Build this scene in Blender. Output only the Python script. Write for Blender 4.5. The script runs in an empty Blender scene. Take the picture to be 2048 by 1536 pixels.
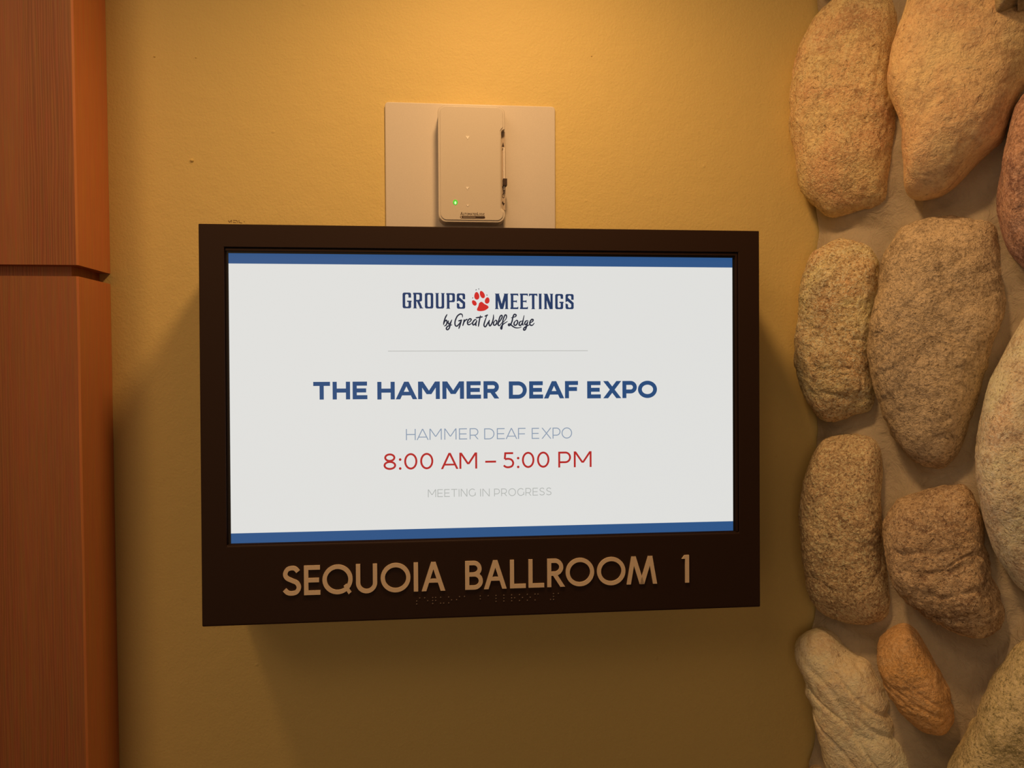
import bpy, math, random
import numpy as np
from mathutils import Vector, Matrix, noise

# ------------------------------------------------------------------ camera, world, lights, exposure
sc = bpy.context.scene
Z0 = 1.50                                   # height of the sign's centre above the floor
FPX = 1538.0                                # focal length in pixels of the 2048 px wide frame
CAM = Vector((-0.0551 + 0.0012, -0.9225, 0.0353))
YAW, PITCH, ROLL = 0.0965, -0.0279, -0.0040


def cam_axes():
    cy, sy, cp, sp = math.cos(YAW), math.sin(YAW), math.cos(PITCH), math.sin(PITCH)
    f = Vector((sy * cp, cy * cp, sp)); r = Vector((cy, -sy, 0)); u = r.cross(f)
    c, s = math.cos(ROLL), math.sin(ROLL)
    return c * r + s * u, -s * r + c * u, f


AX_R, AX_U, AX_F = cam_axes()
cd = bpy.data.cameras.new('camera'); cam = bpy.data.objects.new('camera', cd)
sc.collection.objects.link(cam); sc.camera = cam

m3 = Matrix((AX_R, AX_U, -AX_F)).transposed()
cam.matrix_world = Matrix.Translation(CAM + Vector((0, 0, Z0))) @ m3.to_4x4()
cd.sensor_width = 36.0; cd.lens = 36.0 * FPX / 2048.0
cd.clip_start = 0.02; cd.clip_end = 50

w = bpy.data.worlds.new('hallway_ambience'); sc.world = w; w.use_nodes = True
w.node_tree.nodes['Background'].inputs[0].default_value = (1.0, 0.66, 0.40, 1)
w.node_tree.nodes['Background'].inputs[1].default_value = 0.06


def lamp(name, kind, loc, target, energy, color, **kw):
    d = bpy.data.lights.new(name, kind); d.energy = energy; d.color = color
    for k, v in kw.items(): setattr(d, k, v)
    o = bpy.data.objects.new(name, d); sc.collection.objects.link(o)
    p = Vector(loc) + Vector((0, 0, Z0)); t = Vector(target) + Vector((0, 0, Z0))
    o.location = p; o.rotation_euler = (t - p).to_track_quat('-Z', 'Y').to_euler()
    return o


WARM = (1.0, 0.58, 0.24)
lamp('wall_downlight', 'SPOT', (0.015, -0.34, 0.63), (0.05, -0.25, -0.3), 11.6, WARM,
     spot_size=math.radians(172), spot_blend=1.0, shadow_soft_size=0.045)
lamp('far_wall_downlight', 'SPOT', (-0.66, -0.60, 0.92), (-0.26, -0.1, -0.7), 9, WARM,
     spot_size=math.radians(84), spot_blend=1.0, shadow_soft_size=0.075)
lamp('added_fill_overhead', 'AREA', (-0.85, -1.5, 1.15), (0.45, -0.1, -0.25), 6.3, (1.0, 0.65, 0.35),  # added soft fill for stones and shadowed wall; no actual ceiling panel there
     shape='SQUARE', size=0.9)
lamp('added_fill_front', 'AREA', (-0.70, -2.9, 0.05), (0.10, 0.0, -0.1), 7.0, (1.0, 0.66, 0.38), shape='SQUARE', size=1.3)  # added frontal fill evening out the wall under the sign; no real lamp

vs = sc.view_settings
sc.display_settings.display_device = 'sRGB'
vs.view_transform = 'Standard'; vs.look = 'None'; vs.exposure = 0.0; vs.gamma = 1.0
vs.use_curve_mapping = False
try:
    sc.cycles.use_denoising = True
    sc.cycles.max_bounces = 6
except Exception:
    pass

# ------------------------------------------------------------------ helpers
rnd = random.Random(4)


def ray(px, py):
    return (AX_F + AX_R * ((px - 1024) / FPX) + AX_U * ((768 - py) / FPX)).normalized()


def hit(px, py, P, N):
    """where the sight line of a point of the photograph meets the real plane (P, N)"""
    d = ray(px, py)
    return CAM + d * ((P - CAM).dot(N) / d.dot(N))


def proj(p):
    d = p - CAM; z = d.dot(AX_F)
    return 1024 + FPX * d.dot(AX_R) / z, 768 - FPX * d.dot(AX_U) / z


def mesh(name, verts, faces, mat, parent=None, origin=None, smooth=False):
    """verts in room coordinates relative to the sign's centre height"""
    org = Vector(origin) if origin is not None else Vector((0, 0, 0))
    me = bpy.data.meshes.new(name)
    me.from_pydata([tuple(Vector(v) - org) for v in verts], [], faces)
    me.materials.append(mat)
    if smooth: me.shade_smooth()
    me.update()
    o = bpy.data.objects.new(name, me); sc.collection.objects.link(o)
    loc = org + Vector((0, 0, Z0))
    if parent is not None:
        o.parent = parent
        q = parent; off = Vector((0, 0, 0))
        while q is not None:
            off += q.location; q = q.parent
        o.location = loc - off
    else:
        o.location = loc
    return o


def root(name, loc, label, cat, **kw):
    o = bpy.data.objects.new(name, None); sc.collection.objects.link(o)
    o.location = Vector(loc) + Vector((0, 0, Z0)); o.empty_display_size = 0.05
    o['label'] = label; o['category'] = cat
    for k, v in kw.items(): o[k] = v
    return o


def bevel(o, width, seg=2, angle=35):
    b = o.modifiers.new('bevel', 'BEVEL'); b.width = width; b.segments = seg
    b.limit_method = 'ANGLE'; b.angle_limit = math.radians(angle); b.harden_normals = False
    return o


def box_vf(x0, x1, y0, y1, z0, z1):
    v = [(x, y, z) for z in (z0, z1) for y in (y0, y1) for x in (x0, x1)]
    f = [(0, 2, 3, 1), (4, 5, 7, 6), (0, 1, 5, 4), (2, 6, 7, 3), (0, 4, 6, 2), (1, 3, 7, 5)]
    return v, f


# ---- materials
def mat_new(name):
    m = bpy.data.materials.new(name); m.use_nodes = True
    nt = m.node_tree; b = nt.nodes['Principled BSDF']
    return m, nt, b


def N(nt, t, **kw):
    n = nt.nodes.new(t)
    for k, v in kw.items():
        if k.startswith('i_'): n.inputs[k[2:].replace('_', ' ')].default_value = v
        else: setattr(n, k, v)
    return n


def noise_tex(nt, vec, scale, detail=4, rough=0.55, dist=0.0):
    n = N(nt, 'ShaderNodeTexNoise'); n.inputs['Scale'].default_value = scale
    n.inputs['Detail'].default_value = detail; n.inputs['Roughness'].default_value = rough
    n.inputs['Distortion'].default_value = dist
    nt.links.new(vec, n.inputs['Vector']); return n


def ramp(nt, fac, stops):
    r = N(nt, 'ShaderNodeValToRGB'); e = r.color_ramp.elements
    while len(e) < len(stops): e.new(0.5)
    for k, (p, c) in enumerate(stops):
        e[k].position = p; e[k].color = (c, c, c, 1) if isinstance(c, (int, float)) else tuple(c) + (1,)
    nt.links.new(fac, r.inputs['Fac']); return r


def mixc(nt, fac, a, b, mode='MIX'):
    m = N(nt, 'ShaderNodeMix'); m.data_type = 'RGBA'; m.blend_type = mode
    for s, v in ((m.inputs[0], fac), (m.inputs[6], a), (m.inputs[7], b)):
        if isinstance(v, bpy.types.NodeSocket): nt.links.new(v, s)
        elif isinstance(v, (int, float)): s.default_value = v
        else: s.default_value = tuple(v) + (1,)
    return m.outputs[2]


def bump(nt, b, h, strength, dist, prev=None):
    n = N(nt, 'ShaderNodeBump'); n.inputs['Strength'].default_value = strength
    n.inputs['Distance'].default_value = dist
    nt.links.new(h, n.inputs['Height'])
    if prev is not None: nt.links.new(prev.outputs[0], n.inputs['Normal'])
    nt.links.new(n.outputs[0], b.inputs['Normal']); return n


def plain(name, col, rough=0.5, spec=0.5, grain=0.0, gscale=900):
    m, nt, b = mat_new(name)
    tc = N(nt, 'ShaderNodeTexCoord')
    n = noise_tex(nt, tc.outputs['Object'], gscale, 3)
    c = mixc(nt, n.outputs['Fac'], [x * 0.93 for x in col], [min(1, x * 1.07) for x in col])
    nt.links.new(c, b.inputs['Base Color'])
    b.inputs['Roughness'].default_value = rough; b.inputs['Specular IOR Level'].default_value = spec
    if grain: bump(nt, b, n.outputs['Fac'], grain, 0.0004)
    return m


def glow(name, col, strength=1.0, base=(0.01, 0.01, 0.012), rough=0.35):
    m, nt, b = mat_new(name)
    b.inputs['Base Color'].default_value = base + (1,)
    b.inputs['Roughness'].default_value = rough; b.inputs['Specular IOR Level'].default_value = 0.25
    b.inputs['Emission Color'].default_value = tuple(col) + (1,)
    b.inputs['Emission Strength'].default_value = strength
    return m


def lin(r, g, b_):
    return tuple(((c / 255 + 0.055) / 1.055) ** 2.4 if c > 10 else c / 255 / 12.92 for c in (r, g, b_))


def make_wall_paint():
    m, nt, b = mat_new('yellow_orange_peel_paint')
    tc = N(nt, 'ShaderNodeTexCoord').outputs['Object']
    n0 = noise_tex(nt, tc, 2.2, 3)
    n1 = noise_tex(nt, tc, 900, 2)
    c = mixc(nt, n0.outputs['Fac'], (0.67, 0.515, 0.20), (0.72, 0.555, 0.218))
    c = mixc(nt, 0.12, c, n1.outputs['Color'], 'OVERLAY')
    nt.links.new(c, b.inputs['Base Color'])
    b.inputs['Roughness'].default_value = 0.62; b.inputs['Specular IOR Level'].default_value = 0.35
    peel = noise_tex(nt, tc, 330, 3, 0.5, 0.4)
    k = bump(nt, b, peel.outputs['Fac'], 0.42, 0.0011)
    wav = noise_tex(nt, tc, 45, 2)
    k = bump(nt, b, wav.outputs['Fac'], 0.25, 0.003, k)
    vo = N(nt, 'ShaderNodeTexVoronoi'); vo.inputs['Scale'].default_value = 17
    nt.links.new(tc, vo.inputs['Vector'])
    r = ramp(nt, vo.outputs['Distance'], [(0.0, 1.0), (0.045, 0.0)])
    bump(nt, b, r.outputs['Color'], 0.5, 0.0014, k)
    return m


def make_wood(name, seed, tint=1.0, figure=1.0):
    m, nt, b = mat_new(name)
    tc = N(nt, 'ShaderNodeTexCoord')
    mp = N(nt, 'ShaderNodeMapping'); mp.inputs['Location'].default_value = (seed, seed * .7, seed * 1.3)
    mp.inputs['Scale'].default_value = (1, 1, 0.045)
    nt.links.new(tc.outputs['Object'], mp.inputs['Vector'])
    v = mp.outputs['Vector']
    wob = noise_tex(nt, v, 9, 2)
    wv = N(nt, 'ShaderNodeTexWave'); wv.bands_direction = 'X'; wv.wave_type = 'BANDS'
    wv.inputs['Scale'].default_value = 120; wv.inputs['Distortion'].default_value = 12.0
    wv.inputs['Detail'].default_value = 2.0; wv.inputs['Detail Scale'].default_value = 0.8
    nt.links.new(v, wv.inputs['Vector'])
    fine = noise_tex(nt, v, 420, 4, 0.6)
    big = noise_tex(nt, v, 6, 3)
    base = mixc(nt, big.outputs['Fac'], tuple(tint * x for x in (0.37, 0.128, 0.045)), tuple(tint * x for x in (0.50, 0.19, 0.068)))
    msk = ramp(nt, noise_tex(nt, v, 14, 2).outputs['Fac'], [(0.42, 0.05 * figure), (0.62, 0.55 * figure)])
    lines = N(nt, 'ShaderNodeMath'); lines.operation = 'MULTIPLY'
    nt.links.new(wv.outputs['Fac'], lines.inputs[0]); nt.links.new(msk.outputs['Color'], lines.inputs[1])
    c = mixc(nt, lines.outputs[0], base, tuple(tint * x for x in (0.25, 0.076, 0.028)))
    c = mixc(nt, 0.4, c, fine.outputs['Color'], 'SOFT_LIGHT')
    nt.links.new(c, b.inputs['Base Color'])
    b.inputs['Roughness'].default_value = 0.5; b.inputs['Specular IOR Level'].default_value = 0.35
    k = bump(nt, b, lines.outputs[0], 0.25, 0.0006)
    bump(nt, b, fine.outputs['Fac'], 0.3, 0.0004, k)
    return m


def make_stone(name, c1, c2, dark, light, seed, coarse=1.0, pit=1.0, speck=0.4, streak=0.0):
    m, nt, b = mat_new(name)
    tc = N(nt, 'ShaderNodeTexCoord')
    mp = N(nt, 'ShaderNodeMapping'); mp.inputs['Location'].default_value = (seed * 1.7, seed * 3.1, seed * .9)
    nt.links.new(tc.outputs['Object'], mp.inputs['Vector']); v = mp.outputs['Vector']
    big = noise_tex(nt, v, 16 * coarse, 4, 0.6, 0.6)
    c = mixc(nt, ramp(nt, big.outputs['Fac'], [(0.36, 0), (0.64, 1)]).outputs['Color'], c1, c2)
    blot = noise_tex(nt, v, 22 * coarse, 7, 0.74, 1.4)
    c = mixc(nt, ramp(nt, blot.outputs['Fac'], [(0.52, 0), (0.60, 0.42), (0.74, 0.7)]).outputs['Color'], c, dark)
    pale = noise_tex(nt, v, 27 * coarse, 5, 0.7, 1.0)
    c = mixc(nt, ramp(nt, pale.outputs['Fac'], [(0.52, 0), (0.70, 0.42)]).outputs['Color'], c, light)
    st = noise_tex(nt, v, 42 * coarse, 5, 0.65, 0.8)
    c = mixc(nt, ramp(nt, st.outputs['Fac'], [(0.50, 0), (0.72, 0.62)]).outputs['Color'], c, dark)
    g1 = noise_tex(nt, v, 330 * coarse, 3, 0.7, 0.3)
    c = mixc(nt, ramp(nt, g1.outputs['Fac'], [(0.53, 0), (0.60, min(1, speck * 1.5))]).outputs['Color'], c, light)
    g2 = noise_tex(nt, v, 330 * coarse, 4, 0.75, 0.0)
    c = mixc(nt, ramp(nt, g2.outputs['Fac'], [(0.38, min(1, speck * 1.6)), (0.46, 0)]).outputs['Color'], c, dark)
    pn = noise_tex(nt, v, 95 * coarse, 3, 0.6, 0.5)
    pits = ramp(nt, pn.outputs['Fac'], [(0.25, 0.0), (0.37, 1.0)])
    c = mixc(nt, pits.outputs['Color'], mixc(nt, 0.5, c, dark), c)
    nt.links.new(c, b.inputs['Base Color'])
    b.inputs['Roughness'].default_value = 0.86; b.inputs['Specular IOR Level'].default_value = 0.25
    k = bump(nt, b, st.outputs['Fac'], 0.6, 0.007 * pit)
    med = noise_tex(nt, v, 150 * coarse, 5, 0.68, 0.5)
    k = bump(nt, b, med.outputs['Fac'], 0.7, 0.0042 * pit, k)
    k = bump(nt, b, g1.outputs['Fac'], 0.8, 0.0022 * pit, k)
    bump(nt, b, pits.outputs['Color'], 0.6, 0.0022 * pit, k)
    return m


def make_mortar():
    m, nt, b = mat_new('smoothed_tan_mortar')
    tc = N(nt, 'ShaderNodeTexCoord').outputs['Object']
    n0 = noise_tex(nt, tc, 20, 6, 0.7, 1.5)
    c = mixc(nt, n0.outputs['Fac'], (0.36, 0.30, 0.23), (0.54, 0.46, 0.35))
    n1 = noise_tex(nt, tc, 700, 3, 0.7)
    c = mixc(nt, 0.2, c, n1.outputs['Color'], 'SOFT_LIGHT')
    nt.links.new(c, b.inputs['Base Color'])
    b.inputs['Roughness'].default_value = 0.92; b.inputs['Specular IOR Level'].default_value = 0.15
    k = bump(nt, b, noise_tex(nt, tc, 60, 5, 0.65, 1.6).outputs['Fac'], 0.6, 0.005)
    bump(nt, b, noise_tex(nt, tc, 420, 3, 0.6).outputs['Fac'], 0.4, 0.0009, k)
    return m


M_WALL = make_wall_paint()
M_MORTAR = make_mortar()
M_FLOOR = plain('brown_carpet', (0.16, 0.10, 0.07), 0.95, 0.1, 0.5, 300)
M_CEIL = plain('cream_ceiling_paint', (0.62, 0.55, 0.42), 0.9, 0.2)
M_FRAME = plain('dark_brown_satin_frame', (0.027, 0.0115, 0.0068), 0.6, 0.22, 0.12, 700)
M_BEZEL = plain('black_display_bezel', (0.012, 0.009, 0.009), 0.4, 0.35)
M_LETTER = plain('tan_raised_lettering', (0.78, 0.62, 0.47), 0.55, 0.3)
M_DOT = plain('dark_brown_dots', (0.12, 0.085, 0.075), 0.35, 0.6)
M_PLAST = plain('cream_white_plastic', (0.62, 0.56, 0.49), 0.42, 0.4)
M_PLAST2 = plain('cream_white_satin_plastic', (0.58, 0.53, 0.46), 0.5, 0.35)
M_PLATE = plain('cream_white_wall_plate', (0.66, 0.60, 0.54), 0.5, 0.35)
M_SLOT = plain('recessed_tan_plastic', (0.50, 0.41, 0.33), 0.5, 0.3)
M_DARKP = plain('dark_brown_print', (0.05, 0.028, 0.02), 0.5, 0.3)
M_PALE = plain('pale_moulded_mark', (0.93, 0.88, 0.82), 0.4, 0.4)
M_SCREEN = glow('lit_white_screen', lin(225, 225, 222), 0.98)
M_BLUE = glow('lit_blue_band', lin(44, 84, 134), 1.0)
M_NAVY = glow('lit_navy_text', lin(38, 74, 120), 1.0)
M_LOGO = glow('lit_logo_navy', lin(32, 56, 96), 1.0)
M_SCRIPT = glow('lit_script_black', lin(30, 38, 56), 1.0)
M_GREYB = glow('lit_grey_blue_text', lin(140, 155, 175), 1.0)
M_RED = glow('lit_red_text', lin(178, 40, 38), 1.0)
M_PAW = glow('lit_paw_red', lin(205, 42, 38), 1.0)
M_GREY = glow('lit_pale_grey_text', lin(178, 180, 176), 1.0)
M_LINE = glow('lit_grey_line', lin(178, 178, 174), 1.0)

# ------------------------------------------------------------------ the setting
XR = 0.4264                                         # where the stone wall meets the painted wall
# painted back wall: finely built sheet with depth
v, f = box_vf(-1.6, XR + 0.25, 0.0, 0.12, -1.5, 1.2)
wall = mesh('wall_back', v, f, M_WALL); wall['kind'] = 'structure'
v, f = box_vf(-1.6, 2.2, -3.6, 0.12, -1.56, -1.5)
o = mesh('floor', v, f, M_FLOOR); o['kind'] = 'structure'
v, f = box_vf(-1.6, 2.2, -3.6, 0.12, 1.2, 1.26)
o = mesh('ceiling', v, f, M_CEIL); o['kind'] = 'structure'

PW = Vector((0, 0, 0)); NW = Vector((0, -1, 0))     # painted wall plane

# paint pimple and faint pencil marks on the wall
def uv_blob(c, rx, ry, rz, nu=14, nv=8):
    vs_, fs = [], []
    for j in range(nv + 1):
        a = math.pi * j / nv
        for i in range(nu):
            t = 2 * math.pi * i / nu
            vs_.append((c[0] + rx * math.sin(a) * math.cos(t), c[1] + ry * math.cos(a), c[2] + rz * math.sin(a) * math.sin(t)))
    for j in range(nv):
        for i in range(nu):
            fs.append((j * nu + i, (j + 1) * nu + i, (j + 1) * nu + (i + 1) % nu, j * nu + (i + 1) % nu))
    return vs_, fs


for (px, py, s) in ((384, 321, 0.0021), (309, 113, 0.0012), (1183, 112, 0.0009), (392, 115, 0.0009)):
    c = hit(px, py, PW, NW)
    v, f = uv_blob(c, s, s * 0.9, s)
    mesh('paint_pimple', v, f, M_WALL, wall, origin=c, smooth=True)
bv, bf = [], []
for (xa, ya, xb, yb, t) in ((457, 441, 459, 445, 1.2), (459, 445, 463, 440, 1), (463, 440, 463, 445, 1), (466, 440.5, 474, 441, 1), (466, 444, 472, 445.5, 1.2),
                            (474, 441, 475, 446, .9), (478, 440, 478, 446, 1), (479, 445, 484, 446, 1), (489, 442.5, 488, 444, .9)):
    a = hit(xa, ya, PW, NW); b_ = hit(xb, yb, PW, NW); d = (b_ - a).normalized(); n = Vector((-d.z, 0, d.x)) * 0.00028 * t
    k = len(bv); y = Vector((0, -0.0002, 0))
    bv += [a + n + y, a - n + y, b_ - n + y, b_ + n + y]; bf.append((k, k + 1, k + 2, k + 3))
o = mesh('pencil_mark', bv, bf, plain('pencil_brown', (0.22, 0.13, 0.05), 0.8), wall, origin=a)
o['label'] = 'faint brown pencil scribble'

# ---- timber trim at the left: two blocks with a recessed joint
XP = -0.4254
pe = Vector((XP, 0, 0)); ne = Vector((1, 0, 0))
YF = hit(151, 300, pe, ne).y                        # front face of the timber
zA = hit(152, 529, pe, ne).z; zB = hit(154, 552, pe, ne).z
M_WS = make_wood('plain_cedar_edge_painted_lit', 8.3, 1.42, 0.25)
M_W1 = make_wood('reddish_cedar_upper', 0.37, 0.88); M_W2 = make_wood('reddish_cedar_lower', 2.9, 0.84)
v, f = box_vf(XP - 0.40, XP - 0.012, YF + 0.013, 0.0, -1.5, 1.2)
trim = mesh('trim_1', v, f, make_wood('reddish_cedar_core', 5.1, 0.9)); trim['kind'] = 'structure'
trim['label'] = 'reddish cedar timber door casing with a recessed joint'
for nm, za, zb, m in (('timber_panel', zA, 1.2, M_W1), ('timber_panel', -1.5, zB, M_W2)):
    # a slightly uneven long block
    ns = 40; vs_, fs = [], []
    for k in range(ns + 1):
        z = za + (zb - za) * k / ns
        wob = 0.0007 * noise.noise(Vector((1.3, za * 5, z * 14)))
        for (x, y) in ((XP - 0.42, YF), (XP + wob - 0.0018, YF), (XP + wob * .5, YF + 0.0018), (XP, -0.0002), (XP - 0.42, -0.0002)):
            vs_.append((x, y, z))
    for k in range(ns):
        for i in range(5):
            j = (i + 1) % 5
            fs.append((k * 5 + i, k * 5 + j, (k + 1) * 5 + j, (k + 1) * 5 + i))
    fs.append((4, 3, 2, 1, 0)); fs.append(tuple(ns * 5 + i for i in range(5)))
    o = mesh(nm, vs_, fs, m, trim, origin=(XP - 0.21, YF / 2, (za + zb) / 2))
    o.data.materials.append(M_WS)                       # plainer edge cut; lighter tint paints in light falling on this side
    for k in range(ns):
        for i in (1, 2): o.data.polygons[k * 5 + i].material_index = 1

# ---- stone wall at the right
ANG = math.radians(60)
DU = Vector((math.cos(ANG), -math.sin(ANG), 0))      # along the stone wall, towards the viewer
NM = Vector((-math.sin(ANG), -math.cos(ANG), 0))     # out of the stone wall, into the room
PM = Vector((XR, 0, 0))
A2 = math.radians(38)
NS = Vector((-math.sin(A2), -math.cos(A2), 0))       # the stones sit turned a little further towards the corner's opening
DS = Vector((math.cos(A2), -math.sin(A2), 0))

STONES = [
 # outline in the photograph, thickness, lift, colours (c1, c2, dark, light), coarse, pit, speck, label
 dict(o=[(1655,6),(1612,65),(1586,140),(1578,220),(1584,290),(1597,360),(1622,405),(1662,435),(1712,433),(1766,420),(1784,380),(1792,300),(1799,225),(1800,150),(1806,80),(1800,20),(1775,-14),(1730,-32),(1688,-24)],
      t=.060, l=.022, c=((.60,.41,.26),(.68,.47,.28),(.40,.26,.17),(.84,.66,.46)), pit=1.15, speck=.35, crease=((1.35, 8, 34, .0011, -1, 1),), label='orange tan rounded stone at the top left of the wall'),
 dict(o=[(1812,0),(1792,70),(1778,140),(1780,190),(1800,250),(1805,330),(1812,388),(1850,404),(1900,388),(1960,332),(2003,296),(2028,235),(2060,175),(2095,100),(2100,0),(2050,-70),(1950,-95),(1850,-75)],
      t=.075, l=.030, c=((.58,.39,.25),(.66,.45,.28),(.42,.27,.19),(.80,.62,.45)), pit=.75, speck=.22, label='large smooth orange stone tapering to a blunt point'),
 dict(o=[(1994,31),(1998,-30),(2040,-80),(2120,-60),(2130,20),(2060,40),(2010,38)],
      t=.045, l=.058, c=((.30,.27,.18),(.38,.33,.22),(.16,.13,.09),(.5,.45,.35)), pit=.8, speck=.2, label='grey brown stone corner in the top right of the frame'),
 dict(o=[(2062,176),(2028,215),(2010,290),(1998,370),(1998,430),(2010,482),(2034,522),(2070,548),(2130,530),(2170,400),(2160,260),(2120,180)],
      t=.07, l=.030, c=((.27,.15,.13),(.42,.27,.20),(.13,.075,.075),(.62,.45,.40)), pit=.8, speck=.35, label='dark reddish purple stone cut by the frame edge'),
 dict(o=[(1665,480),(1702,476),(1742,488),(1766,518),(1768,580),(1758,640),(1756,740),(1752,805),(1722,826),(1662,844),(1630,832),(1607,790),(1592,720),(1591,640),(1602,560),(1625,505)],
      t=.058, l=.022, c=((.64,.46,.29),(.72,.53,.34),(.40,.28,.19),(.90,.76,.57)), pit=1.5, speck=.6, label='upright orange granular stone left of the big grey stone'),
 dict(o=[(1772,505),(1808,452),(1870,436),(1940,432),(1992,448),(2010,520),(2018,590),(2005,660),(1975,740),(1950,830),(1915,912),(1880,937),(1832,926),(1790,880),(1762,820),(1743,740),(1737,650),(1750,580)],
      t=.066, l=.017, c=((.42,.35,.26),(.50,.42,.31),(.24,.18,.13),(.68,.58,.45)), pit=1.35, speck=.4, crease=((.5, 10, 40, .0013, -.2, 1),), label='largest grey brown stone, wrinkled and tapering downwards'),
 dict(o=[(2085,600),(2048,636),(2010,700),(1970,790),(1953,870),(1951,950),(1964,1030),(1986,1100),(2020,1158),(2060,1190),(2120,1200),(2170,1100),(2180,850),(2140,660)],
      t=.072, l=.035, c=((.62,.50,.38),(.70,.57,.43),(.42,.32,.25),(.86,.76,.62)), pit=.75, speck=.5, label='pale pinkish granite stone at the right frame edge'),
 dict(o=[(1670,868),(1722,866),(1755,880),(1768,925),(1766,1000),(1772,1080),(1781,1150),(1787,1205),(1775,1236),(1740,1251),(1690,1245),(1640,1222),(1611,1170),(1598,1080),(1598,1000),(1612,930),(1635,887)],
      t=.058, l=.022, c=((.46,.36,.24),(.53,.42,.29),(.27,.19,.13),(.80,.68,.50)), pit=1.2, speck=.55, label='brown granite stone, upright, with fine sparkling grain'),
 dict(o=[(1832,985),(1880,969),(1930,964),(1958,1000),(1970,1060),(1986,1130),(2005,1190),(2008,1232),(1986,1268),(1945,1277),(1880,1258),(1830,1225),(1790,1178),(1770,1110),(1770,1050),(1792,1005)],
      t=.066, l=.026, c=((.42,.31,.21),(.54,.42,.29),(.20,.11,.08),(.72,.58,.44)), pit=1.6, speck=.4, crease=((.4, 14, 36, .0020, -1, -.14),), label='brown rugged stone with a hollow and dark lower corner'),
 dict(o=[(1630,1255),(1662,1258),(1690,1280),(1712,1297),(1748,1312),(1775,1370),(1802,1440),(1825,1490),(1842,1545),(1850,1620),(1780,1680),(1700,1640),(1660,1580),(1640,1500),(1622,1420),(1602,1350),(1586,1300),(1600,1268)],
      t=.055, l=.022, c=((.72,.58,.43),(.80,.65,.49),(.66,.51,.39),(.98,.86,.70)), pit=.85, speck=.22, crease=((-.55, 9, 42, .0034, -1.0, -.30),), label='pale buff stone with long creases at the bottom left'),
 dict(o=[(1797,1251),(1830,1253),(1855,1285),(1885,1330),(1907,1380),(1912,1430),(1892,1470),(1850,1468),(1803,1430),(1768,1372),(1750,1320),(1757,1280)],
      t=.055, l=.026, c=((.58,.36,.16),(.50,.33,.19),(.28,.18,.11),(.72,.55,.38)), pit=.9, speck=.25, crease=((-.35, 12, 60, .0015, -1, -.30),), label='small egg-shaped orange stone'),
 dict(o=[(2085,1245),(2048,1266),(2000,1322),(1965,1390),(1935,1455),(1892,1540),(1900,1640),(2000,1700),(2120,1660),(2170,1450),(2140,1290)],
      t=.060, l=.020, c=((.48,.43,.26),(.56,.49,.31),(.26,.24,.13),(.72,.62,.45)), pit=.8, speck=.5, label='greenish tan speckled stone in the bottom right corner'),
 dict(o=[(1648,1508),(1615,1530),(1600,1570),(1610,1640),(1680,1680),(1730,1620),(1700,1540)],
      t=.05, l=.006, c=((.55,.42,.30),(.62,.48,.34),(.36,.26,.19),(.76,.62,.48)), pit=.8, speck=.25, label='tan stone tip under the pale buff stone'),
 dict(o=[(1650,4),(1636,-30),(1640,-90),(1690,-130),(1760,-120),(1790,-60),(1760,-25),(1700,-12)],
      t=.05, l=.012, c=((.34,.22,.17),(.42,.29,.20),(.18,.11,.09),(.6,.45,.35)), pit=.8, speck=.25, label='dark reddish stone just above the top left stone'),
]


def closed_spline(P, n):
    out = []; m = len(P)
    for k in range(n):
        u = m * k / n; i = int(u); t = u - i
        p0, p1, p2, p3 = (P[(i + d) % m] for d in (-1, 0, 1, 2))
        out.append(tuple(0.5 * ((2 * b) + (-a + c) * t + (2 * a - 5 * b + 4 * c - d) * t * t + (-a + 3 * b - 3 * c + d) * t ** 3) for a, b, c, d in zip(p0, p1, p2, p3)))
    return out


R_ = np.array(AX_R); U_ = np.array(AX_U); F_ = np.array(AX_F); C_ = np.array(CAM)


def proj_np(P):
    d = P - C_; z = d @ F_
    return np.stack([1024 + FPX * (d @ R_) / z, 768 - FPX * (d @ U_) / z], -1)


stone_rings = []
NTH, NPH = 210, 130


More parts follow.
